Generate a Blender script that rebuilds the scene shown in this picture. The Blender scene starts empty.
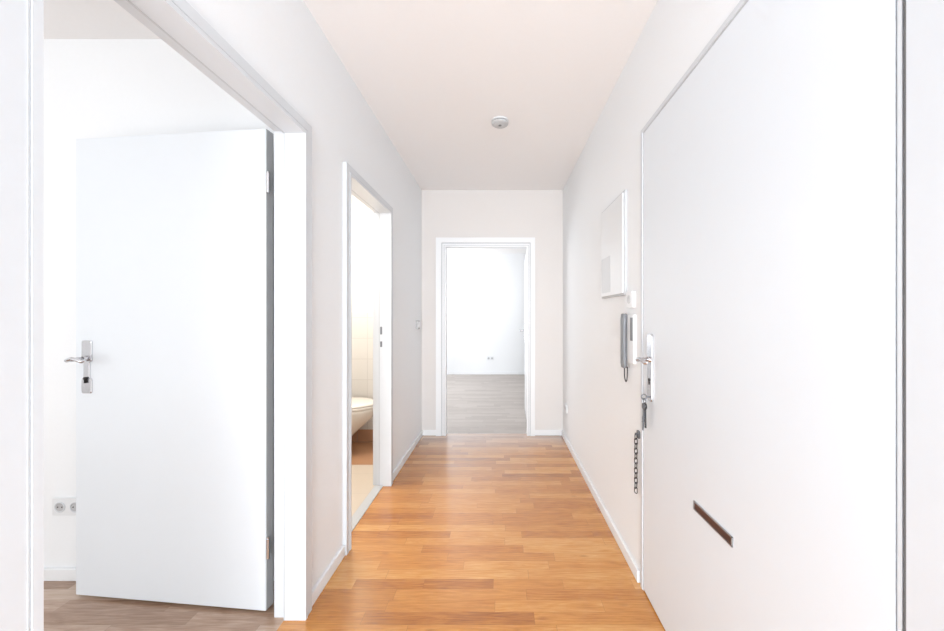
import bpy, bmesh, math, random
from mathutils import Vector, Matrix
random.seed(3)
scene = bpy.context.scene
COL = scene.collection

# ------------------------------------------------------------ materials
def new_mat(name):
    m = bpy.data.materials.new(name); m.use_nodes = True
    nt = m.node_tree
    return m, nt, nt.nodes["Principled BSDF"]

def paint(name, col, rough=0.6, bump=0.0, scale=60, metal=0.0, var=0.0):
    m, nt, b = new_mat(name)
    b.inputs["Roughness"].default_value = rough
    b.inputs["Metallic"].default_value = metal
    tc = nt.nodes.new("ShaderNodeTexCoord")
    nz = nt.nodes.new("ShaderNodeTexNoise"); nz.inputs["Scale"].default_value = scale
    nz.inputs["Detail"].default_value = 4
    nt.links.new(tc.outputs["Object"], nz.inputs["Vector"])
    mx = nt.nodes.new("ShaderNodeMix"); mx.data_type = 'RGBA'
    mx.inputs[6].default_value = (*col, 1)
    mx.inputs[7].default_value = (*[c * (1 - var) for c in col], 1)
    nt.links.new(nz.outputs["Fac"], mx.inputs[0])
    nt.links.new(mx.outputs[2], b.inputs["Base Color"])
    if bump > 0:
        bp = nt.nodes.new("ShaderNodeBump"); bp.inputs["Strength"].default_value = bump
        bp.inputs["Distance"].default_value = 0.002
        nt.links.new(nz.outputs["Fac"], bp.inputs["Height"])
        nt.links.new(bp.outputs["Normal"], b.inputs["Normal"])
    return m

def wood(name, stops, rough=0.3, row_h=0.060, len_=0.50, seam=0.3, wr=0.48, wg=0.85, shift=-0.17, coat=0.0, daylight_spill=None):
    m, nt, b = new_mat(name)
    N = nt.nodes.new; L = nt.links.new
    def math_(op, a, c=None, c2=None):
        n = N("ShaderNodeMath"); n.operation = op
        for i, v in enumerate((a, c, c2)):
            if v is None: continue
            if isinstance(v, (int, float)): n.inputs[i].default_value = v
            else: L(v, n.inputs[i])
        return n.outputs[0]
    g = N("ShaderNodeNewGeometry"); s = N("ShaderNodeSeparateXYZ"); L(g.outputs["Position"], s.inputs[0])
    X, Y = s.outputs["X"], s.outputs["Y"]
    ry = math_('DIVIDE', Y, row_h); row = math_('FLOOR', ry); fy = math_('FRACT', ry)
    w = N("ShaderNodeTexWhiteNoise"); w.noise_dimensions = '1D'; L(row, w.inputs["W"])
    off = math_('MULTIPLY', w.outputs["Value"], 7.3)
    w3 = N("ShaderNodeTexWhiteNoise"); w3.noise_dimensions = '1D'; L(math_('ADD', row, 37.7), w3.inputs["W"])
    ln = math_('ADD', math_('MULTIPLY', w3.outputs["Value"], len_*0.8), len_*0.6)
    cx = math_('ADD', math_('DIVIDE', X, ln), off); col = math_('FLOOR', cx); fx = math_('FRACT', cx)
    cb = N("ShaderNodeCombineXYZ"); L(row, cb.inputs[0]); L(col, cb.inputs[1])
    w2 = N("ShaderNodeTexWhiteNoise"); w2.noise_dimensions = '2D'; L(cb.outputs[0], w2.inputs["Vector"])
    gv = N("ShaderNodeCombineXYZ")
    L(math_('ADD', math_('MULTIPLY', X, 3.5), math_('MULTIPLY', w2.outputs["Value"], 40)), gv.inputs[0])
    L(math_('MULTIPLY', Y, 30.0), gv.inputs[1])
    nz = N("ShaderNodeTexNoise"); nz.inputs["Scale"].default_value = 1.0; nz.inputs["Detail"].default_value = 8
    nz.inputs["Roughness"].default_value = 0.68; nz.inputs["Distortion"].default_value = 2.0
    L(gv.outputs[0], nz.inputs["Vector"])
    gv2 = N("ShaderNodeCombineXYZ")
    L(math_('ADD', math_('MULTIPLY', X, 9.0), math_('MULTIPLY', w2.outputs["Value"], 90)), gv2.inputs[0])
    L(math_('MULTIPLY', Y, 150.0), gv2.inputs[1])
    nf = N("ShaderNodeTexNoise"); nf.inputs["Scale"].default_value = 1.0; nf.inputs["Detail"].default_value = 3
    L(gv2.outputs[0], nf.inputs["Vector"])
    fac = math_('ADD', math_('MULTIPLY', w2.outputs["Value"], wr), math_('MULTIPLY', nz.outputs["Fac"], wg))
    fac = math_('ADD', fac, math_('MULTIPLY', math_('SUBTRACT', nf.outputs["Fac"], 0.5), 0.7))
    fac = math_('ADD', fac, shift)
    cr = N("ShaderNodeValToRGB"); L(fac, cr.inputs[0])
    e = cr.color_ramp.elements
    e[0].position = stops[0][0]; e[0].color = (*stops[0][1], 1)
    e[1].position = stops[-1][0]; e[1].color = (*stops[-1][1], 1)
    for p, c in stops[1:-1]:
        k = e.new(p); k.color = (*c, 1)
    colour = cr.outputs[0]
    gk = N("ShaderNodeCombineXYZ"); L(math_('MULTIPLY', X, 5.0), gk.inputs[0]); L(math_('MULTIPLY', Y, 11.0), gk.inputs[1])
    vk = N("ShaderNodeTexVoronoi"); vk.inputs["Scale"].default_value = 1.0; L(gk.outputs[0], vk.inputs["Vector"])
    kn = N("ShaderNodeMapRange"); L(vk.outputs["Distance"], kn.inputs["Value"]); kn.inputs["From Min"].default_value = 0.03; kn.inputs["From Max"].default_value = 0.14
    kn.inputs["To Min"].default_value = 0.4; kn.inputs["To Max"].default_value = 0.0
    mk = N("ShaderNodeMix"); mk.data_type = 'RGBA'; L(kn.outputs[0], mk.inputs[0]); L(colour, mk.inputs[6]); mk.inputs[7].default_value = (*stops[0][1], 1)
    colour = mk.outputs[2]
    if daylight_spill:  # cool daylight from the far doorway painted into the wood colour
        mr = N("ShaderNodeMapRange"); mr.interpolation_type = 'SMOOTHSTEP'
        L(Y, mr.inputs["Value"]); mr.inputs["From Min"].default_value = daylight_spill[0]; mr.inputs["From Max"].default_value = daylight_spill[1]
        mr.inputs["To Max"].default_value = daylight_spill[2]
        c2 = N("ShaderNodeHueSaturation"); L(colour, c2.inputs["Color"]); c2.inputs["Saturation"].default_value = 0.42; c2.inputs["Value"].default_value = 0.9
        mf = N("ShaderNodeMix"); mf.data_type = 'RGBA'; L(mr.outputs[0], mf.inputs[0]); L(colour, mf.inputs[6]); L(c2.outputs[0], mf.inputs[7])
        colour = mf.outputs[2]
    dy = math_('MINIMUM', fy, math_('SUBTRACT', 1.0, fy)); dx = math_('MINIMUM', fx, math_('SUBTRACT', 1.0, fx))
    sy = math_('LESS_THAN', dy, 0.013); sx = math_('LESS_THAN', dx, 0.0022)
    sm = math_('MULTIPLY', math_('MAXIMUM', sy, sx), seam)
    mx = N("ShaderNodeMix"); mx.data_type = 'RGBA'
    L(sm, mx.inputs[0]); L(colour, mx.inputs[6])
    mx.inputs[7].default_value = (*[c * 0.5 for c in stops[0][1]], 1)
    L(mx.outputs[2], b.inputs["Base Color"])
    b.inputs["Roughness"].default_value = rough
    b.inputs["Coat Weight"].default_value = coat; b.inputs["Coat Roughness"].default_value = 0.18
    bp = N("ShaderNodeBump"); bp.inputs["Strength"].default_value = 0.12; bp.inputs["Distance"].default_value = 0.001
    L(nz.outputs["Fac"], bp.inputs["Height"]); L(bp.outputs["Normal"], b.inputs["Normal"])
    return m

def tiles(name, c1, c2, grout, w, h, axes="xz", rough=0.2, split=None, splitcol=None, axis="Z", mortar=0.003):
    m, nt, b = new_mat(name)
    N = nt.nodes.new; L = nt.links.new
    g = N("ShaderNodeNewGeometry"); s = N("ShaderNodeSeparateXYZ"); L(g.outputs["Position"], s.inputs[0])
    cb = N("ShaderNodeCombineXYZ")
    if axes == "xy":
        L(s.outputs["X"], cb.inputs[0]); L(s.outputs["Y"], cb.inputs[1])
    else:
        a = N("ShaderNodeMath"); a.operation = 'ADD'; L(s.outputs["X"], a.inputs[0]); L(s.outputs["Y"], a.inputs[1])
        L(a.outputs[0], cb.inputs[0]); L(s.outputs["Z"], cb.inputs[1])
    br = N("ShaderNodeTexBrick"); br.offset = 0; br.inputs["Scale"].default_value = 1
    br.inputs["Brick Width"].default_value = w; br.inputs["Row Height"].default_value = h
    br.inputs["Mortar Size"].default_value = mortar
    br.inputs["Color1"].default_value = (*c1, 1); br.inputs["Color2"].default_value = (*c2, 1)
    br.inputs["Mortar"].default_value = (*grout, 1)
    L(cb.outputs[0], br.inputs["Vector"])
    out = br.outputs["Color"]
    if split:
        lt = N("ShaderNodeMath"); lt.operation = 'GREATER_THAN'; L(s.outputs[axis], lt.inputs[0]); lt.inputs[1].default_value = split
        mx = N("ShaderNodeMix"); mx.data_type = 'RGBA'; L(lt.outputs[0], mx.inputs[0]); L(out, mx.inputs[6])
        mx.inputs[7].default_value = (*splitcol, 1); out = mx.outputs[2]
    L(out, b.inputs["Base Color"]); b.inputs["Roughness"].default_value = rough
    return m

M_WALL = paint("wall_paint", (0.895, 0.91, 0.925), 0.75, 0.15, 90, var=0.02)
M_CEIL = paint("ceiling_paint", (0.935, 0.92, 0.915), 0.85, 0.1, 90, var=0.02)
M_END = paint("end_wall_shaded", (0.77, 0.74, 0.72), 0.75, 0.15, 90, var=0.02)  # darker than the other walls: the corridor end's shade is in the colour
M_GLOSS = paint("white_lacquer", (0.88, 0.895, 0.91), 0.35, 0.0, 30, var=0.02)
M_DOOR = paint("door_lacquer", (0.79, 0.83, 0.87), 0.4, 0.05, 12, var=0.02)
M_FRAME = paint("frame_lacquer", (0.68, 0.705, 0.735), 0.35, 0.0, 30, var=0.02)
M_LINE = paint("frame_groove", (0.56, 0.58, 0.60), 0.6)
M_GAP = paint("gasket_grey", (0.16, 0.165, 0.17), 0.7)
M_EDGE = paint("door_edge_grey", (0.42, 0.43, 0.44), 0.6)
M_CHROME = paint("brushed_nickel", (0.64, 0.64, 0.66), 0.22, metal=1.0)
M_DARK = paint("black_metal", (0.05, 0.05, 0.055), 0.4, metal=0.6)
M_STEELD = paint("dark_steel", (0.20, 0.21, 0.23), 0.35, metal=0.8)
M_RIM = paint("steel_rim", (0.42, 0.43, 0.45), 0.3, metal=0.8)
M_PLASTIC = paint("white_plastic", (0.80, 0.815, 0.83), 0.3)
M_SWITCH = paint("switch_plastic", (0.56, 0.57, 0.58), 0.4)
M_GREYP = paint("grey_plastic", (0.19, 0.20, 0.21), 0.35)
M_HANDSET = paint("handset_grey_plastic", (0.21, 0.22, 0.235), 0.4)
M_HOLE = paint("dark_hole", (0.02, 0.02, 0.02), 0.8)
M_SLOT = paint("brown_slot", (0.09, 0.038, 0.025), 0.6)
M_CERAM = paint("ceramic", (0.74, 0.68, 0.61), 0.12)
M_SEAT = paint("toilet_seat_plastic", (0.78, 0.73, 0.67), 0.25)
M_SOCK = paint("socket_grey", (0.5, 0.5, 0.51), 0.4)
M_FLOOR = wood("oak_parquet", [(0.02, (0.26, 0.078, 0.012)), (0.32, (0.46, 0.168, 0.028)), (0.60, (0.60, 0.255, 0.054)), (0.98, (0.76, 0.42, 0.14))], 0.25, coat=0.8, daylight_spill=(3.0, 3.62, 0.75))
M_FLOOR2 = wood("oak_parquet_daylit", [(0.06, (0.24, 0.13, 0.075)), (0.36, (0.39, 0.25, 0.17)), (0.62, (0.50, 0.35, 0.255)), (0.95, (0.64, 0.50, 0.40))], 0.3, coat=0.5)  # same oak, with the side room's cooler daylight mixed into the colour
M_FLOOR3 = wood("oak_parquet_window_lit", [(0.12, (0.37, 0.325, 0.295)), (0.38, (0.43, 0.38, 0.345)), (0.62, (0.47, 0.42, 0.385)), (0.92, (0.53, 0.48, 0.445))], 0.42, seam=0.2)  # same oak again, greyed to paint in the far room's window light
M_BTILE = tiles("bath_wall_tile", (0.68, 0.655, 0.62), (0.70, 0.675, 0.64), (0.61, 0.585, 0.55), 0.3, 0.2, "xz", 0.25, 1.25, (0.84, 0.82, 0.79))
M_BFLOOR = tiles("bath_floor_tile", (0.66, 0.57, 0.47), (0.68, 0.59, 0.49), (0.62, 0.54, 0.45), 0.3, 0.3, "xy", 0.3, 2.86, (0.52, 0.28, 0.155), "Y")  # brown part paints toilet shadow and reflection into the tile colour
M_BLOW = tiles("bath_brown_tile", (0.54, 0.30, 0.18), (0.56, 0.32, 0.20), (0.44, 0.30, 0.22), 0.2, 0.2, "xz", 0.25)

# ------------------------------------------------------------ builders
def bm_box(bm, x0, x1, y0, y1, z0, z1):
    v = [bm.verts.new(p) for p in ((x0,y0,z0),(x1,y0,z0),(x1,y1,z0),(x0,y1,z0),(x0,y0,z1),(x1,y0,z1),(x1,y1,z1),(x0,y1,z1))]
    for f in ((3,2,1,0),(4,5,6,7),(0,1,5,4),(1,2,6,5),(2,3,7,6),(3,0,4,7)):
        bm.faces.new([v[i] for i in f])

def bm_tube(bm, pts, r, seg=12, closed=False, flat=1.0, cap=True):
    pts = [Vector(p) for p in pts]; n = len(pts); rings = []
    up = None
    for i, p in enumerate(pts):
        if closed: t = (pts[(i+1) % n] - pts[i-1]).normalized()
        else: t = (pts[min(i+1, n-1)] - pts[max(i-1, 0)]).normalized()
        if up is None:
            up = Vector((0,0,1)) if abs(t.z) < 0.9 else Vector((0,1,0))
        a = (up - t * up.dot(t)).normalized(); up = a
        b = t.cross(a)
        rr = r[i] if isinstance(r, (list, tuple)) else r
        rings.append([bm.verts.new(p + a * math.cos(2*math.pi*k/seg) * rr + b * math.sin(2*math.pi*k/seg) * rr * flat) for k in range(seg)])
    m = n if closed else n - 1
    for i in range(m):
        A, B = rings[i], rings[(i+1) % n]
        for k in range(seg):
            bm.faces.new((A[k], A[(k+1) % seg], B[(k+1) % seg], B[k]))
    if not closed and cap:
        bm.faces.new(rings[0][::-1]); bm.faces.new(rings[-1])

def bm_loft(bm, rings):
    R = [[bm.verts.new(p) for p in ring] for ring in rings]
    n = len(R[0])
    for A, B in zip(R, R[1:]):
        for k in range(n):
            bm.faces.new((A[k], A[(k+1) % n], B[(k+1) % n], B[k]))
    bm.faces.new(R[0][::-1]); bm.faces.new(R[-1])

def finish(name, bm, mat, parent=None, M=None, bevel=0.0, smooth=False, label=None, seg=2):
    if M is not None: bm.transform(M)
    bmesh.ops.recalc_face_normals(bm, faces=bm.faces)
    lo = Vector([min(v.co[i] for v in bm.verts) for i in range(3)]); hi = Vector([max(v.co[i] for v in bm.verts) for i in range(3)])
    c = (lo + hi) / 2
    bm.transform(Matrix.Translation(-c))
    me = bpy.data.meshes.new(name); bm.to_mesh(me); bm.free()
    me.materials.append(mat)
    if smooth:
        for p in me.polygons: p.use_smooth = True
    o = bpy.data.objects.new(name, me); COL.objects.link(o); o.location = c
    if parent: o.parent = parent
    if bevel > 0:
        b = o.modifiers.new("bevel", 'BEVEL'); b.width = bevel; b.segments = seg; b.limit_method = 'ANGLE'
    if label: o["label"] = label
    return o

def boxes(name, bl, mat, parent=None, M=None, bevel=0.0, label=None):
    bm = bmesh.new()
    for b in bl: bm_box(bm, *b)
    return finish(name, bm, mat, parent, M, bevel, label=label)

def top(o, label, category, structure=False):
    o["label"] = label; o["category"] = category
    if structure: o["kind"] = "structure"
    return o

def empty(name, loc):
    e = bpy.data.objects.new(name, None); COL.objects.link(e); e.location = loc
    e.empty_display_size = 0.1
    return e

# ------------------------------------------------------------ shell
XL, XR, YE, H = -0.80, 0.64, 3.57, 2.50
T = 0.10
XLb = XL - T
YB = -2.0        # side room rear
YC = -4.2        # corridor rear
LD = (0.596, 1.40, 1.95); BD = (1.832, 2.50, 1.95); j = 0.03
W = [(XLb, XL, YC, LD[0]-j, 0, H), (XLb, XL, LD[0]-j, LD[1]+j, LD[2]+j, H), (XLb, XL, LD[1]+j, BD[0]-j, 0, H),
     (XLb, XL, BD[0]-j, BD[1]+j, BD[2]+j, H), (XLb, XL, BD[1]+j, YE, 0, H)]
top(boxes("wall_left", W, M_WALL), "smooth white painted corridor wall with two doorways", "wall", True)
FD = (0.550, 1.566, 2.04)
W = [(XR, XR+0.2, YC, FD[0], 0, H), (XR, XR+0.2, FD[0], FD[1], FD[2], H), (XR, XR+0.2, FD[1], YE, 0, H)]
top(boxes("wall_right", W, M_WALL), "smooth white painted corridor wall around the entrance door", "wall", True)
ED = (-0.55, 0.275, 1.915)
W = [(-2.3, ED[0]-j, YE, YE+T, 0, H), (ED[0]-j, ED[1]+j, YE, YE+T, ED[2]+j, H), (ED[1]+j, 2.6, YE, YE+T, 0, H)]
top(boxes("wall_end", W, M_END), "white wall, shade in its colour, closing the corridor around an open doorway", "wall", True)
top(boxes("wall_back", [(XLb, XR+0.2, YC-T, YC, 0, H)], M_WALL), "plain white painted wall behind the corridor", "wall", True)
top(boxes("wall_side_room_back", [(-4.0, XLb, YB-T, YB, 0, H)], M_WALL), "plain white rear wall of the side room", "wall", True)
top(boxes("wall_side_room_far", [(-4.0, XLb, 1.62, 1.72, 0, H)], M_WALL), "white painted wall of the side room with a socket", "wall", True)
top(boxes("wall_side_room_outer", [(-4.1, -4.0, YB-T, 1.72, 0, H)], M_WALL), "white painted outer wall of the side room", "wall", True)
top(boxes("wall_bathroom_far", [(-1.75, XLb, 3.38, YE, 0.12, H)], M_BTILE), "bathroom wall with pale beige tiles below white paint", "wall", True)
top(boxes("baseboard_bathroom", [(-1.75, XLb, 3.375, YE, 0, 0.12)], M_BLOW), "brown tiled skirting along the bathroom wall", "baseboard", True)
top(boxes("wall_bathroom_side", [(-1.85, -1.75, 1.72, YE, 0, H)], M_BTILE), "tiled bathroom wall behind the toilet", "wall", True)
YF = 7.24
top(boxes("wall_far_room_end", [(-2.3, 2.6, YF, YF+T, 0, H)], M_WALL), "bright white wall of the empty room", "wall", True)
top(boxes("wall_far_room_left", [(-2.4, -2.3, YE, YF+T, 0, H)], M_WALL), "white side wall of the empty room", "wall", True)
top(boxes("wall_far_room_right", [(2.6, 2.7, YE, YF+T, 0, H)], M_WALL), "white side wall of the empty room near the door", "wall", True)
top(boxes("ceiling", [(-4.1, 2.7, YC-T, YF+T, H, H+0.1)], M_CEIL), "plain off-white painted ceiling", "ceiling", True)
xm = -0.865
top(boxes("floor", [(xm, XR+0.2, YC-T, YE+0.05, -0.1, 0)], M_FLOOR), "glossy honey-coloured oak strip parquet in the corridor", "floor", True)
top(boxes("floor_side_room", [(-4.1, xm, YB-T, 1.72, -0.1, 0)], M_FLOOR2), "oak strip parquet in the side room, daylight greying painted in", "floor", True)
top(boxes("floor_bathroom", [(-1.85, xm, 1.72, YE+0.05, -0.1, 0)], M_BFLOOR), "beige ceramic bathroom floor tiles with painted brown shade by the toilet", "floor", True)
top(boxes("floor_far_room", [(-2.4, 2.7, YE+0.05, YF+T, -0.1, 0)], M_FLOOR3), "oak strip parquet in the empty room, greyed in colour for window light", "floor", True)

bh, bt = 0.055, 0.014
def bb(name, *b):
    top(boxes(name, [b], M_GLOSS, bevel=0.003), "low white painted baseboard along the wall", "baseboard", True)
bb("baseboard_left", XL, XL+bt, LD[1]+0.055, BD[0]-0.055, 0, bh)
bb("baseboard_left", XL, XL+bt, BD[1]+0.055, YE, 0, bh)
bb("baseboard_end", XL+bt, ED[0]-0.10, YE-bt, YE, 0, bh)
bb("baseboard_end", ED[1]+0.08, XR-bt, YE-bt, YE, 0, bh)
bb("baseboard_right", XR-bt, XR, FD[1]+0.03, YE, 0, bh)
bb("baseboard_side_room", -4.0, XLb, 1.62-bt, 1.62, 0, bh)
bb("baseboard_far_room", -2.3, 2.6, YF-bt, YF, 0, 0.06)

# ------------------------------------------------------------ handle hardware (u along leaf, v outward, w up)
def rounded_plate(bm, u0, u1, w0, w1, d, r=0.012, v0=0.0):
    pts = []
    for cx, cz, a0 in ((u1-r, w1-r, 0), (u0+r, w1-r, 90), (u0+r, w0+r, 180), (u1-r, w0+r, 270)):
        for k in range(6):
            a = math.radians(a0 + k * 18)
            pts.append((cx + r*math.cos(a), cz + r*math.sin(a)))
    bm_loft(bm, [[(p[0], v0, p[1]) for p in pts], [(p[0], v0+d*0.7, p[1]) for p in pts],
                 [((u0+u1)/2+(p[0]-(u0+u1)/2)*0.93, v0+d, (w0+w1)/2+(p[1]-(w0+w1)/2)*0.98) for p in pts]])

def shaped_plate(bm, u, w0, w1, hw, d):
    prof = [(0.0, 0.80), (0.012, 0.94), (0.03, 1.0), (0.25, 1.0), (0.275, 0.92), (0.30, 0.62), (0.42, 0.56), (0.52, 0.56), (0.585, 0.62), (0.61, 0.92),
            (0.635, 1.0), (0.97, 1.0), (0.988, 0.94), (1.0, 0.80)]
    hgt = w1 - w0
    pts = [(u + h*hw, w0 + t*hgt) for t, h in prof] + [(u - h*hw, w0 + t*hgt) for t, h in reversed(prof)]
    bm_loft(bm, [[(p[0], 0, p[1]) for p in pts], [(p[0], d*0.6, p[1]) for p in pts],
                 [(u+(p[0]-u)*0.90, d, (w0+w1)/2+(p[1]-(w0+w1)/2)*0.98) for p in pts]])

def handle_set(parent, M, u, wl, w0, w1, direction, width=0.045, length=0.11, key=0.07, proj=0.05, shaped=False):
    bm = bmesh.new()
    if shaped: shaped_plate(bm, u, w0, w1, width/2, 0.005)
    else: rounded_plate(bm, u-width/2, u+width/2, w0, w1, 0.009, r=width*0.25)
    finish("handle_plate", bm, M_CHROME, parent, M, label="brushed metal handle backplate")
    bm = bmesh.new()
    p = [(u, 0.0, wl), (u, proj*0.6, wl), (u, proj*0.88, wl), (u+direction*0.006, proj, wl), (u+direction*0.02, proj+0.004, wl+0.004),
         (u+direction*length*0.35, proj+0.003, wl+0.008), (u+direction*length*0.6, proj+0.001, wl+0.003), (u+direction*length*0.85, proj, wl-0.003), (u+direction*length, proj-0.004, wl+0.001)]
    bm_tube(bm, p, [0.009, 0.008, 0.008, 0.0085, 0.008, 0.007, 0.0075, 0.008, 0.005], 14)
    bm_tube(bm, [(u, 0.005, wl), (u, 0.016, wl)], 0.012, 16)
    finish("lever", bm, M_CHROME, parent, M, smooth=True, label="curved chrome door lever")
    bm = bmesh.new()
    bm_tube(bm, [(u, 0.004, wl-key), (u, 0.0115, wl-key)], 0.006, 12)
    bm_box(bm, u-0.003, u+0.003, 0.004, 0.0112, wl-key-0.02, wl-key)
    finish("keyhole", bm, M_HOLE, parent, M, label="dark keyhole")

def side_frame(parent, y0, y1, zt, x_front, x_back, cw=0.052, proud=0.02):
    bm = bmesh.new()
    xf = x_front + proud; xs = x_back + 0.035; xl = xf - 0.006
    for (a, b, o) in ((y0-j, y0, -1), (y1, y1+j, 1)):
        bm_box(bm, xs, xl, a, b, 0, zt+j)
        if o < 0: bm_box(bm, x_back-0.012, xs, a, b-0.014, 0, zt+j)
        else: bm_box(bm, x_back-0.012, xs, a+0.014, b, 0, zt+j)
        if o < 0:
            bm_box(bm, x_front, xf, y0-cw, y0-j, 0, zt+cw); bm_box(bm, xl, xf, y0-j, y0-0.014, 0, zt+j)
            bm_box(bm, xl, xf+0.003, y0-0.014, y0, 0, zt+0.014)
        else:
            bm_box(bm, x_front, xf, y1+j, y1+cw, 0, zt+cw); bm_box(bm, xl, xf, y1+0.014, y1+j, 0, zt+j)
            bm_box(bm, xl, xf+0.003, y1, y1+0.014, 0, zt+0.014)
    bm_box(bm, xs, xl, y0, y1, zt, zt+j)
    bm_box(bm, x_back-0.012, xs, y0-0.014, y1+0.014, zt+0.014, zt+j)
    bm_box(bm, x_front, xf, y0-j, y1+j, zt+j, zt+cw)
    bm_box(bm, xl, xf, y0-0.014, y1+0.014, zt+0.014, zt+j)
    bm_box(bm, xl, xf+0.003, y0, y1, zt, zt+0.014)
    offp = Matrix.Translation(-Vector(parent.location))
    fr = finish("door_frame", bm, M_FRAME, parent, offp)
    bm = bmesh.new()
    g = 0.0012
    for xa, xb in ((xs, xs+0.005),):
        bm_box(bm, xa, xb, y1-g, y1+0.002, 0.001, zt); bm_box(bm, xa, xb, y0-0.002, y0+g, 0.001, zt); bm_box(bm, xa, xb, y0+g, y1-g, zt-g, zt+0.002)
    for (o, w_) in ((0.0165, 0.002),):
        bm_box(bm, xf-0.002, xf+g, y1+o, y1+o+w_, 0.001, zt+o+w_); bm_box(bm, xf-0.002, xf+g, y0-o-w_, y0-o, 0.001, zt+o+w_); bm_box(bm, xf-0.002, xf+g, y0-o, y1+o, zt+o, zt+o+w_)
    finish("frame_seal", bm, M_LINE, parent, offp, label="thin grey shadow-line seal")
    return fr

d1 = top(empty("door_1", (XLb, 1.0, 0)), "white flush door standing wide open into the side room", "door", True)
side_frame(d1, LD[0], LD[1], LD[2], XL, XLb)
def place_leaf(leaf, parent, hinge, ang):
    c = leaf.location.copy()
    leaf.data.transform(Matrix.Translation(c))
    leaf.parent = parent
    leaf.location = Vector(hinge) - Vector(parent.location)
    leaf.rotation_euler = (0, 0, math.radians(ang))
LW = 0.882
leaf = boxes("door_leaf", [(0, LW, -0.042, 0, 0.012, 1.985)], M_DOOR, bevel=0.002)
place_leaf(leaf, d1, (-0.958, 1.430, 0), 174.5)
bm = bmesh.new(); bm_box(bm, -0.003, 0.0, -0.040, -0.002, 0.014, 1.983)
finish("leaf_edge", bm, M_EDGE, leaf, label="grey rebated hinge edge")
handle_set(leaf, Matrix.Identity(4), LW-0.058, 1.035, 0.885, 1.112, -1, 0.050, 0.085, 0.085, proj=0.07, shaped=True)
for z in (0.27, 1.76):
    bm = bmesh.new(); bm_tube(bm, [(-0.012, 0.002, z-0.04), (-0.012, 0.002, z+0.04)], 0.007, 12)
    bm_tube(bm, [(-0.012, 0.002, z+0.04), (-0.012, 0.002, z+0.047)], 0.004, 10)
    finish("hinge", bm, M_CHROME, leaf, label="small steel door hinge")

d2 = top(empty("door_2", (XLb, 2.17, 0)), "white bathroom doorway frame with dark strike plate", "door", True)
side_frame(d2, BD[0], BD[1], BD[2], XL, XLb)
for z0, z1 in ((1.085, 1.14), (0.995, 1.035)):
    bm = bmesh.new(); bm_box(bm, XLb+0.045, XLb+0.058, BD[1]-0.003, BD[1]+0.001, z0, z1)
    bm.transform(Matrix.Translation(-Vector(d2.location)))
    finish("strike_plate", bm, M_STEELD, d2, label="dark metal strike plate")
bm = bmesh.new(); bm_box(bm, xm-0.03, xm+0.03, BD[0], BD[1], 0.0, 0.006)
bm.transform(Matrix.Translation(-Vector(d2.location)))
finish("threshold", bm, M_SWITCH, d2, bevel=0.002, label="pale threshold strip")

d3 = top(empty("door_3", (0, YE, 0)), "white door opened inward to the empty room", "door", True)
bm = bmesh.new()
yf, yb = YE-0.02, YE+T+0.012
x0, x1, zt = ED
yl = YE - 0.008
for a, b, o in ((x0-j, x0, -1), (x1, x1+j, 1)):
    bm_box(bm, a, b, yl, YE+T-0.035, 0, zt+j)
    if o < 0: bm_box(bm, a, b-0.012, YE+T-0.035, yb, 0, zt+j)
    else: bm_box(bm, a+0.012, b, YE+T-0.035, yb, 0, zt+j)
bm_box(bm, x0-0.10, x0-0.045, yf-0.006, yl, 0, zt+0.095); bm_box(bm, x0-0.045, x0-0.014, yf+0.004, yl, 0, zt+0.045); bm_box(bm, x0-0.014, x0, yf-0.004, yl, 0, zt+0.014)
bm_box(bm, x1+0.035, x1+0.08, yf-0.006, yl, 0, zt+0.095); bm_box(bm, x1+0.014, x1+0.035, yf+0.004, yl, 0, zt+0.045); bm_box(bm, x1, x1+0.014, yf-0.004, yl, 0, zt+0.014)
bm_box(bm, x0-0.045, x1+0.035, yf-0.006, yl, zt+0.045, zt+0.095); bm_box(bm, x0-0.014, x1+0.014, yf+0.004, yl, zt+0.014, zt+0.045); bm_box(bm, x0, x1, yf-0.004, yl, zt, zt+0.014)
bm_box(bm, x0-0.10, x0-j, yl, YE, 0, zt+0.095); bm_box(bm, x1+j, x1+0.08, yl, YE, 0, zt+0.095); bm_box(bm, x0-j, x1+j, yl, YE, zt+j, zt+0.095)
bm_box(bm, x0, x1, yl, YE+T-0.035, zt, zt+j)
o3 = Matrix.Translation(-Vector(d3.location))
finish("door_frame", bm, M_GLOSS, d3, o3)
bm = bmesh.new()
for o, w_ in ((0.036, 0.009), (0.0145, 0.006)):
    ya, ybb = yf+0.0028, yf+0.005
    oR = o if o < 0.03 else 0.028; wR = 0.0068 if o > 0.03 else 0.005
    bm_box(bm, x0-o-w_, x0-o, ya, ybb, 0.001, zt+o); bm_box(bm, x1+oR, x1+oR+wR, ya, ybb, 0.001, zt+o); bm_box(bm, x0-o-w_, x1+oR+wR, ya, ybb, zt+o, zt+o+w_)
finish("frame_seal", bm, M_LINE, d3, o3, label="thin grey shadow-line seal")
leaf3 = boxes("door_leaf", [(0, 0.86, -0.04, 0, 0.012, 1.94)], M_GLOSS, bevel=0.002)
place_leaf(leaf3, d3, (0.294, YE+T+0.03, 0), 88.2)
handle_set(leaf3, Matrix.Identity(4), 0.80, 1.03, 0.90, 1.12, -1, 0.045, 0.11, 0.08, proj=0.06)

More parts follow.
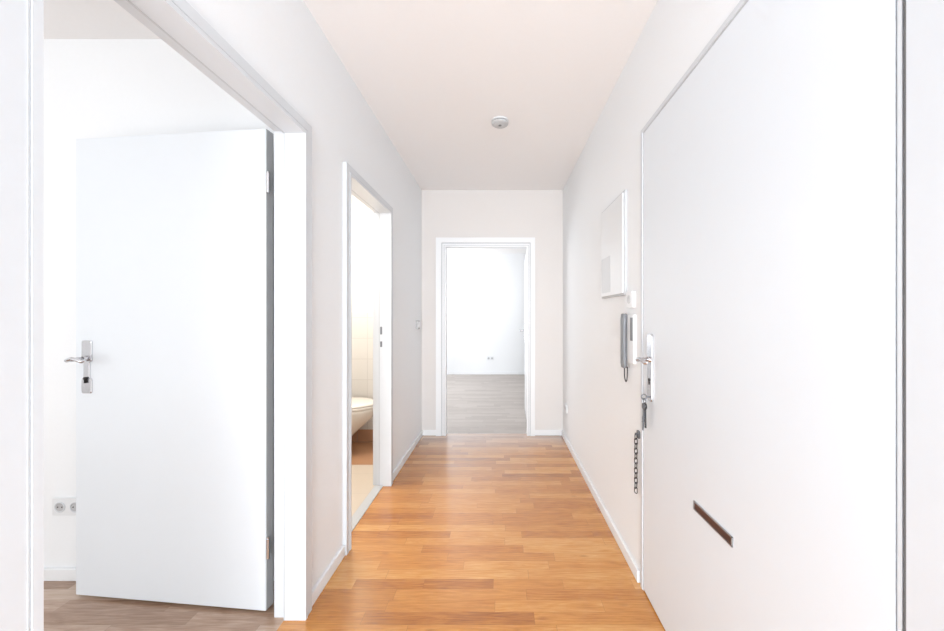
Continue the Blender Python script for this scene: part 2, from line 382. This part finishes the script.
d4 = top(empty("door_4", (XR, 1.06, 0)), "closed white entrance door with mail slot and metal handle", "door", True)
off = Matrix.Translation(-Vector(d4.location))
boxes("door_leaf", [(XR-0.004, XR+0.045, 0.566, FD[1]-0.012, 0.006, FD[2]-0.012)], M_DOOR, d4, off, bevel=0.003)
boxes("door_frame", [(XR-0.007, XR+0.06, FD[1]-0.008, FD[1]+0.010, 0, FD[2]+0.010), (XR-0.007, XR+0.06, FD[0], FD[1]-0.008, FD[2]-0.008, FD[2]+0.010),
    (XR-0.003, XR, FD[0]-0.075, FD[0]-0.001, 0, FD[2]+0.06), (XR+0.008, XR+0.06, FD[0]+0.001, FD[0]+0.014, 0, FD[2]-0.008), (XR-0.002, XR+0.008, FD[0]+0.006, FD[0]+0.012, 0, FD[2]-0.008)], M_FRAME, d4, off)
boxes("seal", [(XR-0.0025, XR+0.01, FD[0]-0.001, FD[0]+0.0025, 0, FD[2]-0.008)], M_GAP, d4, off, label="dark grey rubber door seal")
boxes("seal", [(XR-0.0035, XR+0.03, FD[1]-0.0125, FD[1]-0.008, 0, FD[2]-0.008), (XR-0.0035, XR+0.03, 0.566, FD[1]-0.0125, FD[2]-0.0125, FD[2]-0.008)], M_LINE, d4, off, label="pale grey door seal")
MRw = Matrix(((0,-1,0,XR-0.004),(1,0,0,0),(0,0,1,0),(0,0,0,1)))
MR = off @ MRw
HU = 1.472
handle_set(d4, MR, HU, 1.035, 0.86, 1.143, -1, 0.046, 0.10, 0.085, 0.06)
bm = bmesh.new()
y0, y1, z0, z1 = 0.955, 1.145, 0.587, 0.615
bm_box(bm, y0, y1, 0, 0.004, z1-0.003, z1); bm_box(bm, y0, y1, 0, 0.004, z0, z0+0.003)
bm_box(bm, y0, y0+0.003, 0, 0.004, z0, z1); bm_box(bm, y1-0.003, y1, 0, 0.004, z0, z1)
ms = finish("mail_slot", bm, M_RIM, d4, MR, label="narrow mail slot with steel rim")
bm = bmesh.new(); bm_box(bm, y0+0.003, y1-0.003, 0, 0.0015, z0+0.003, z1-0.003)
bm.transform(MR); bm.transform(Matrix.Translation(-ms.location))
finish("mail_slot_opening", bm, M_SLOT, ms, label="reddish-brown slot opening")

kr = top(empty("key_ring", (XR-0.004, HU, 0.88)), "small dark keys hanging from the entrance door lock", "keys")
MK = Matrix.Translation(-Vector(kr.location)) @ MRw
def key_shape(bm, u, v, wtop, ln, tilt=0.0, th=0.0018, sc_=1.0):
    R = Matrix.Translation((u, v, wtop)) @ Matrix.Rotation(tilt, 4, 'Y') @ Matrix.Scale(sc_, 4)
    b2 = bmesh.new()
    ring = [(0.0085*math.sin(a), 0, -0.010 + 0.009*math.cos(a)) for a in [2*math.pi*k/16 for k in range(16)]]
    bm_tube(b2, ring, 0.0034, 8, closed=True, flat=0.7)
    bm_box(b2, -0.0035, 0.0035, -th, th, -0.020-ln, -0.018)
    for k in range(4):
        bm_box(b2, 0.0035, 0.0060 + 0.0012*(k % 2), -th, th, -0.022-ln*0.35-0.006*k, -0.0185-ln*0.35-0.006*k)
    b2.transform(R)
    me = bpy.data.meshes.new("tmp"); b2.to_mesh(me); b2.free(); bm.from_mesh(me); bpy.data.meshes.remove(me)
bm = bmesh.new(); bm_tube(bm, [(HU, 0.008, 0.878), (HU, 0.022, 0.878)], 0.0035, 8)
pts = [(HU, 0.030 + 0.0105*math.cos(a), 0.878 + 0.0105*math.sin(a)) for a in [2*math.pi*k/16 for k in range(16)]]
bm_tube(bm, pts, 0.003, 8, closed=True)
finish("lock_key", bm, M_STEELD, kr, MK, smooth=True)
bm = bmesh.new(); pts = [(HU + 0.013*math.sin(a), 0.028, 0.858 + 0.014*math.cos(a)) for a in [2*math.pi*k/20 for k in range(20)]]
bm_tube(bm, pts, 0.0016, 6, closed=True); finish("split_ring", bm, M_STEELD, kr, MK, smooth=True)
bm = bmesh.new(); key_shape(bm, HU-0.002, 0.026, 0.853, 0.060, 0.03, sc_=1.3); finish("key", bm, M_DARK, kr, MK)
bm = bmesh.new(); key_shape(bm, HU+0.003, 0.031, 0.850, 0.068, -0.04, sc_=1.3); finish("key", bm, M_STEELD, kr, MK)

CY = 1.612
sc = top(empty("safety_chain", (XR, CY, 0.67)), "dark metal safety chain hanging from a wall plate", "door chain")
MW = Matrix.Translation(-Vector(sc.location)) @ Matrix(((0,-1,0,XR),(1,0,0,0),(0,0,1,0),(0,0,0,1)))
bm = bmesh.new(); rounded_plate(bm, CY-0.015, CY+0.015, 0.655, 0.69, 0.006, 0.008); bm_tube(bm, [(CY, 0.004, 0.675), (CY, 0.018, 0.675)], 0.005, 10)
finish("mounting_plate", bm, M_STEELD, sc, MW, label="small dark mounting plate")
bm = bmesh.new()
z = 0.663; n = 12; step = 0.0225
for i in range(n):
    zc = z - i*step; L_ = 0.0095; r = 0.0075
    ring = []
    for k in range(16):
        a = 2*math.pi*k/16
        s_, c_ = math.sin(a)*r, math.cos(a)*r + (L_*0.7 if math.cos(a) >= 0 else -L_*0.7)
        ang = math.radians(35 if i % 2 else -55)
        ring.append((CY + s_*math.cos(ang), 0.014 + s_*math.sin(ang), zc + c_))
    bm_tube(bm, ring, 0.0022, 6, closed=True)
finish("chain", bm, M_DARK, sc, MW, smooth=True, label="black steel chain links")

def wall_item(name, y, z, label, cat, x=XR):
    e = top(empty(name, (x, y, z)), label, cat)
    return e, Matrix(((0,-1,0,0),(1,0,0,0),(0,0,1,0),(0,0,0,1)))
ep, m = wall_item("electrical_panel", 1.96, 1.588, "flat white metal fuse box mounted on the wall", "fuse box")
bm = bmesh.new(); bm_box(bm, -0.20, 0.20, -0.001, 0.014, -0.265, 0.265); finish("box_body", bm, M_LINE, ep, m, bevel=0.002)
bm = bmesh.new(); bm_box(bm, -0.190, 0.190, 0.014, 0.021, -0.255, 0.255)
pd = finish("panel_door", bm, M_PLASTIC, ep, m, bevel=0.002, label="smooth white hinged cover")
bm = bmesh.new(); rounded_plate(bm, 0.0, 0.17, -0.235, -0.03, 0.0015, 0.006, 0.0208)
bm.transform(m); bm.transform(Matrix.Translation(-pd.location)); finish("label_plate", bm, paint("pale_grey_plate", (0.66, 0.68, 0.70), 0.4), pd, label="light grey rectangle plate")

bx, m = wall_item("doorbell_chime", 1.695, 1.297, "small white door chime box below the fuse box", "door chime")
bm = bmesh.new(); rounded_plate(bm, -0.042, 0.042, -0.04, 0.04, 0.016, 0.008); finish("chime_housing", bm, M_PLASTIC, bx, m)
bm = bmesh.new(); bm_tube(bm, [(0, 0.015, 0), (0, 0.019, 0)], 0.02, 20); finish("chime_button", bm, M_SWITCH, bx, m, bevel=0.001)

ic, m = wall_item("intercom", 1.72, 1.08, "wall intercom with grey handset and hanging cord", "intercom")
bm = bmesh.new(); rounded_plate(bm, -0.078, 0.030, -0.09, 0.145, 0.014, 0.010); finish("intercom_body", bm, M_PLASTIC, ic, m, label="white plastic wall body")
bm = bmesh.new()
bm_box(bm, -0.068, -0.040, 0.013, 0.0155, 0.02, 0.13); finish("speaker_strip", bm, M_GREYP, ic, m, label="grey speaker strip")
bm = bmesh.new()
def rr(cu, cv, hu, hv, w):
    return [(cu + hu*math.copysign(abs(math.cos(a))**0.6, math.cos(a)), cv + hv*math.copysign(abs(math.sin(a))**0.6, math.sin(a)), w) for a in [2*math.pi*k/20 for k in range(20)]]
prof = [(0.150, .016, .006, .024), (0.147, .022, .010, .024), (0.12, .023, .012, .025), (0.10, .022, .011, .026), (0.07, .021, .010, .027), (0.0, .021, .010, .027),
        (-0.05, .021, .010, .027), (-0.075, .022, .011, .026), (-0.095, .023, .012, .025), (-0.117, .022, .010, .024), (-0.12, .016, .006, .024)]
bm_loft(bm, [rr(0.02, cv, hu, hv, w) for (w, hu, hv, cv) in prof])
finish("handset", bm, M_HANDSET, ic, m, smooth=True, label="straight slim grey handset")
bm = bmesh.new(); pts = []
for k in range(33):
    a = k/32*math.pi
    pts.append((0.004 + 0.020*math.cos(a), 0.020, -0.117 - 0.068*math.sin(a)**0.7 if 0 < k < 32 else (-0.115 if k == 0 else -0.110)))
bm_tube(bm, pts, 0.0030, 8); finish("cord", bm, M_DARK, ic, m, smooth=True, label="dark looped cord")

def switch(name, loc, m, label):
    e = top(empty(name, loc), label, "light switch")
    bm = bmesh.new(); rounded_plate(bm, -0.042, 0.042, -0.042, 0.042, 0.018, 0.006); finish("switch_plate", bm, M_SOCK, e, m)
    bm = bmesh.new(); bm_box(bm, -0.027, 0.027, 0.017, 0.023, -0.027, 0.027); finish("rocker", bm, M_PLASTIC, e, m, bevel=0.002)
ML = Matrix(((0,1,0,0),(-1,0,0,0),(0,0,1,0),(0,0,0,1)))
MRr = Matrix(((0,-1,0,0),(1,0,0,0),(0,0,1,0),(0,0,0,1)))
MF = Matrix(((1,0,0,0),(0,-1,0,0),(0,0,1,0),(0,0,0,1)))
switch("light_switch", (XL, 3.38, 1.13), ML, "white square rocker switch beside the bathroom door")

def socket(loc, m, label, n=1):
    e = top(empty("wall_socket", loc), label, "socket")
    w = 0.04 + (n-1)*0.0355
    bm = bmesh.new(); rounded_plate(bm, -w, w, -0.04, 0.04, 0.009, 0.006); finish("socket_plate", bm, M_PLASTIC, e, m)
    for i in range(n):
        u = (i-(n-1)/2)*0.071
        bm = bmesh.new(); ring = [(u + 0.022*math.cos(a), 0.0095, 0.022*math.sin(a)) for a in [2*math.pi*k/24 for k in range(24)]]
        bm_tube(bm, ring, 0.003, 6, closed=True); finish("socket_rim", bm, M_FRAME, e, m, smooth=True)
        bm = bmesh.new(); bm_tube(bm, [(u, 0.008, 0), (u, 0.0093, 0)], 0.0205, 24); finish("socket_face", bm, M_SOCK, e, m)
        bm = bmesh.new()
        for s_ in (-1, 1): bm_tube(bm, [(u+s_*0.0095, 0.009, 0), (u+s_*0.0095, 0.0102, 0)], 0.003, 10)
        finish("pin_holes", bm, M_HOLE, e, m, label="pair of dark pin holes")
socket((-1.99, 1.62, 0.338), MF, "white double wall socket above the baseboard", 2)
socket((XR, 3.36, 0.33), MRr, "white single wall socket low on the corridor wall", 1)
socket((-0.20, YF, 0.335), MF, "white wall socket in the empty room", 2)

sd = top(empty("smoke_detector", (0.0, 2.30, H)), "round white smoke detector mounted on the ceiling", "smoke detector")
def lathe(prof, n=40):
    bm = bmesh.new(); bm_loft(bm, [[(r*math.cos(2*math.pi*k/n), r*math.sin(2*math.pi*k/n), z) for k in range(n)] for r, z in prof]); return bm
finish("mounting_base", lathe([(0.054, 0.0), (0.058, -0.006), (0.056, -0.010)]), M_PLASTIC, sd)
finish("vent_ring", lathe([(0.048, -0.009), (0.048, -0.017)]), M_GREYP, sd, label="grey vented ring")
dc = finish("detector_cover", lathe([(0.055, -0.016), (0.055, -0.021), (0.048, -0.027), (0.031, -0.030), (0.012, -0.031)]), M_SWITCH, sd, label="domed grey-white cover")
bm = lathe([(0.010, -0.030), (0.010, -0.033), (0.006, -0.034)], 20)
bm.transform(Matrix.Translation(-dc.location)); finish("test_button", bm, M_GREYP, dc, label="small grey test button")

tl = top(empty("toilet", (-1.75, 3.12, 0)), "white ceramic toilet with lid down in the bathroom", "toilet")
def egg(cx, rx_f, rx_b, ry, z, n=36):
    out = []
    for k in range(n):
        a = 2*math.pi*k/n; c, s_ = math.cos(a), math.sin(a)
        out.append((cx - 0.03 + (rx_f if c > 0 else rx_b)*c, ry*s_, z-0.025 if z > 0.05 else z))
    return out
bm = bmesh.new()
bm_loft(bm, [egg(0.30, .12, .22, .10, 0.10), egg(0.30, .13, .22, .10, .14), egg(0.33, .16, .23, .11, .20), egg(0.37, .20, .25, .135, .27),
             egg(0.40, .24, .28, .165, .34), egg(0.41, .265, .30, .183, .40), egg(0.41, .27, .30, .186, .425), egg(0.41, .262, .295, .178, .432)])
bm_loft(bm, [egg(0.22, .12, .16, .08, 0.0), egg(0.24, .12, .17, .08, 0.14)])
finish("toilet_bowl", bm, M_CERAM, tl, smooth=True)
bm = bmesh.new(); bm_loft(bm, [egg(0.41, .27, .24, .185, .432), egg(0.41, .275, .245, .19, .438), egg(0.41, .275, .245, .19, .45), egg(0.41, .268, .24, .183, .454)])
finish("toilet_seat", bm, M_SEAT, tl, smooth=True)
bm = bmesh.new(); bm_loft(bm, [egg(0.41, .268, .24, .183, .454), egg(0.41, .274, .244, .189, .459), egg(0.41, .27, .24, .185, .472), egg(0.41, .22, .2, .14, .482), egg(0.41, .1, .1, .06, .485)])
finish("toilet_lid", bm, M_SEAT, tl, smooth=True)
boxes("cistern", [(0.0, 0.17, -0.19, 0.19, 0.40, 0.80), (0.0, 0.175, -0.195, 0.195, 0.80, 0.83)], M_CERAM, tl, bevel=0.015)

# ------------------------------------------------------------ lights
def area(name, loc, rot, sx, sy, power, col=(1,1,1), spread=180):
    l = bpy.data.lights.new(name, 'AREA'); l.shape = 'RECTANGLE'; l.size = sx; l.size_y = sy; l.energy = power; l.color = col
    l.spread = math.radians(spread)
    o = bpy.data.objects.new(name, l); COL.objects.link(o); o.location = loc; o.rotation_euler = [math.radians(a) for a in rot]
    return o
area("daylight_side_room", (-2.5, YB+0.05, 1.25), (90, 0, 0), 2.8, 2.3, 36, (0.95, 0.98, 1.0))
area("side_room_fill", (-2.7, -0.6, 0.5), (180, 0, 0), 1.4, 1.2, 9, (0.95, 0.98, 1.0))  # unseen fill added to brighten the side room from its ceiling
area("daylight_far_room", (-2.25, 5.5, 1.5), (90, 0, -90), 2.4, 1.7, 36, (0.93, 0.965, 1.0))
area("far_room_fill", (-1.7, 5.8, 0.8), (180, 0, 0), 0.8, 2.0, 23, (0.94, 0.97, 1.0))  # added fill facing up, out of view, lifts the far room's ceiling
area("bathroom_lamp", (-1.3, 2.5, 2.44), (0, 0, 0), 0.5, 0.8, 20, (1.0, 0.93, 0.84))
area("corridor_fill", (-0.08, YC+0.05, 1.3), (90, 0, 0), 1.3, 2.2, 60, (0.89, 0.95, 1.0), 120)  # unseen fill added behind the camera to light the corridor
area("ceiling_fill", (-0.08, -1.3, 0.30), (136, 0, 0), 0.7, 0.5, 25, (0.89, 0.95, 1.0))  # added out of view behind the camera to brighten the corridor ceiling
w = bpy.data.worlds.new("world"); scene.world = w; w.use_nodes = True
w.node_tree.nodes["Background"].inputs[0].default_value = (0.9, 0.95, 1, 1); w.node_tree.nodes["Background"].inputs[1].default_value = 1.0

cam = bpy.data.cameras.new("camera"); co = bpy.data.objects.new("camera", cam); COL.objects.link(co)
co.location = (0, 0, 1.22); co.rotation_euler = (math.radians(90), 0, 0)
cam.sensor_width = 36; cam.lens = 350/944*36; cam.shift_x = -28/944; cam.clip_start = 0.02
scene.camera = co
scene.view_settings.view_transform = 'Standard'
scene.view_settings.exposure = 0.45
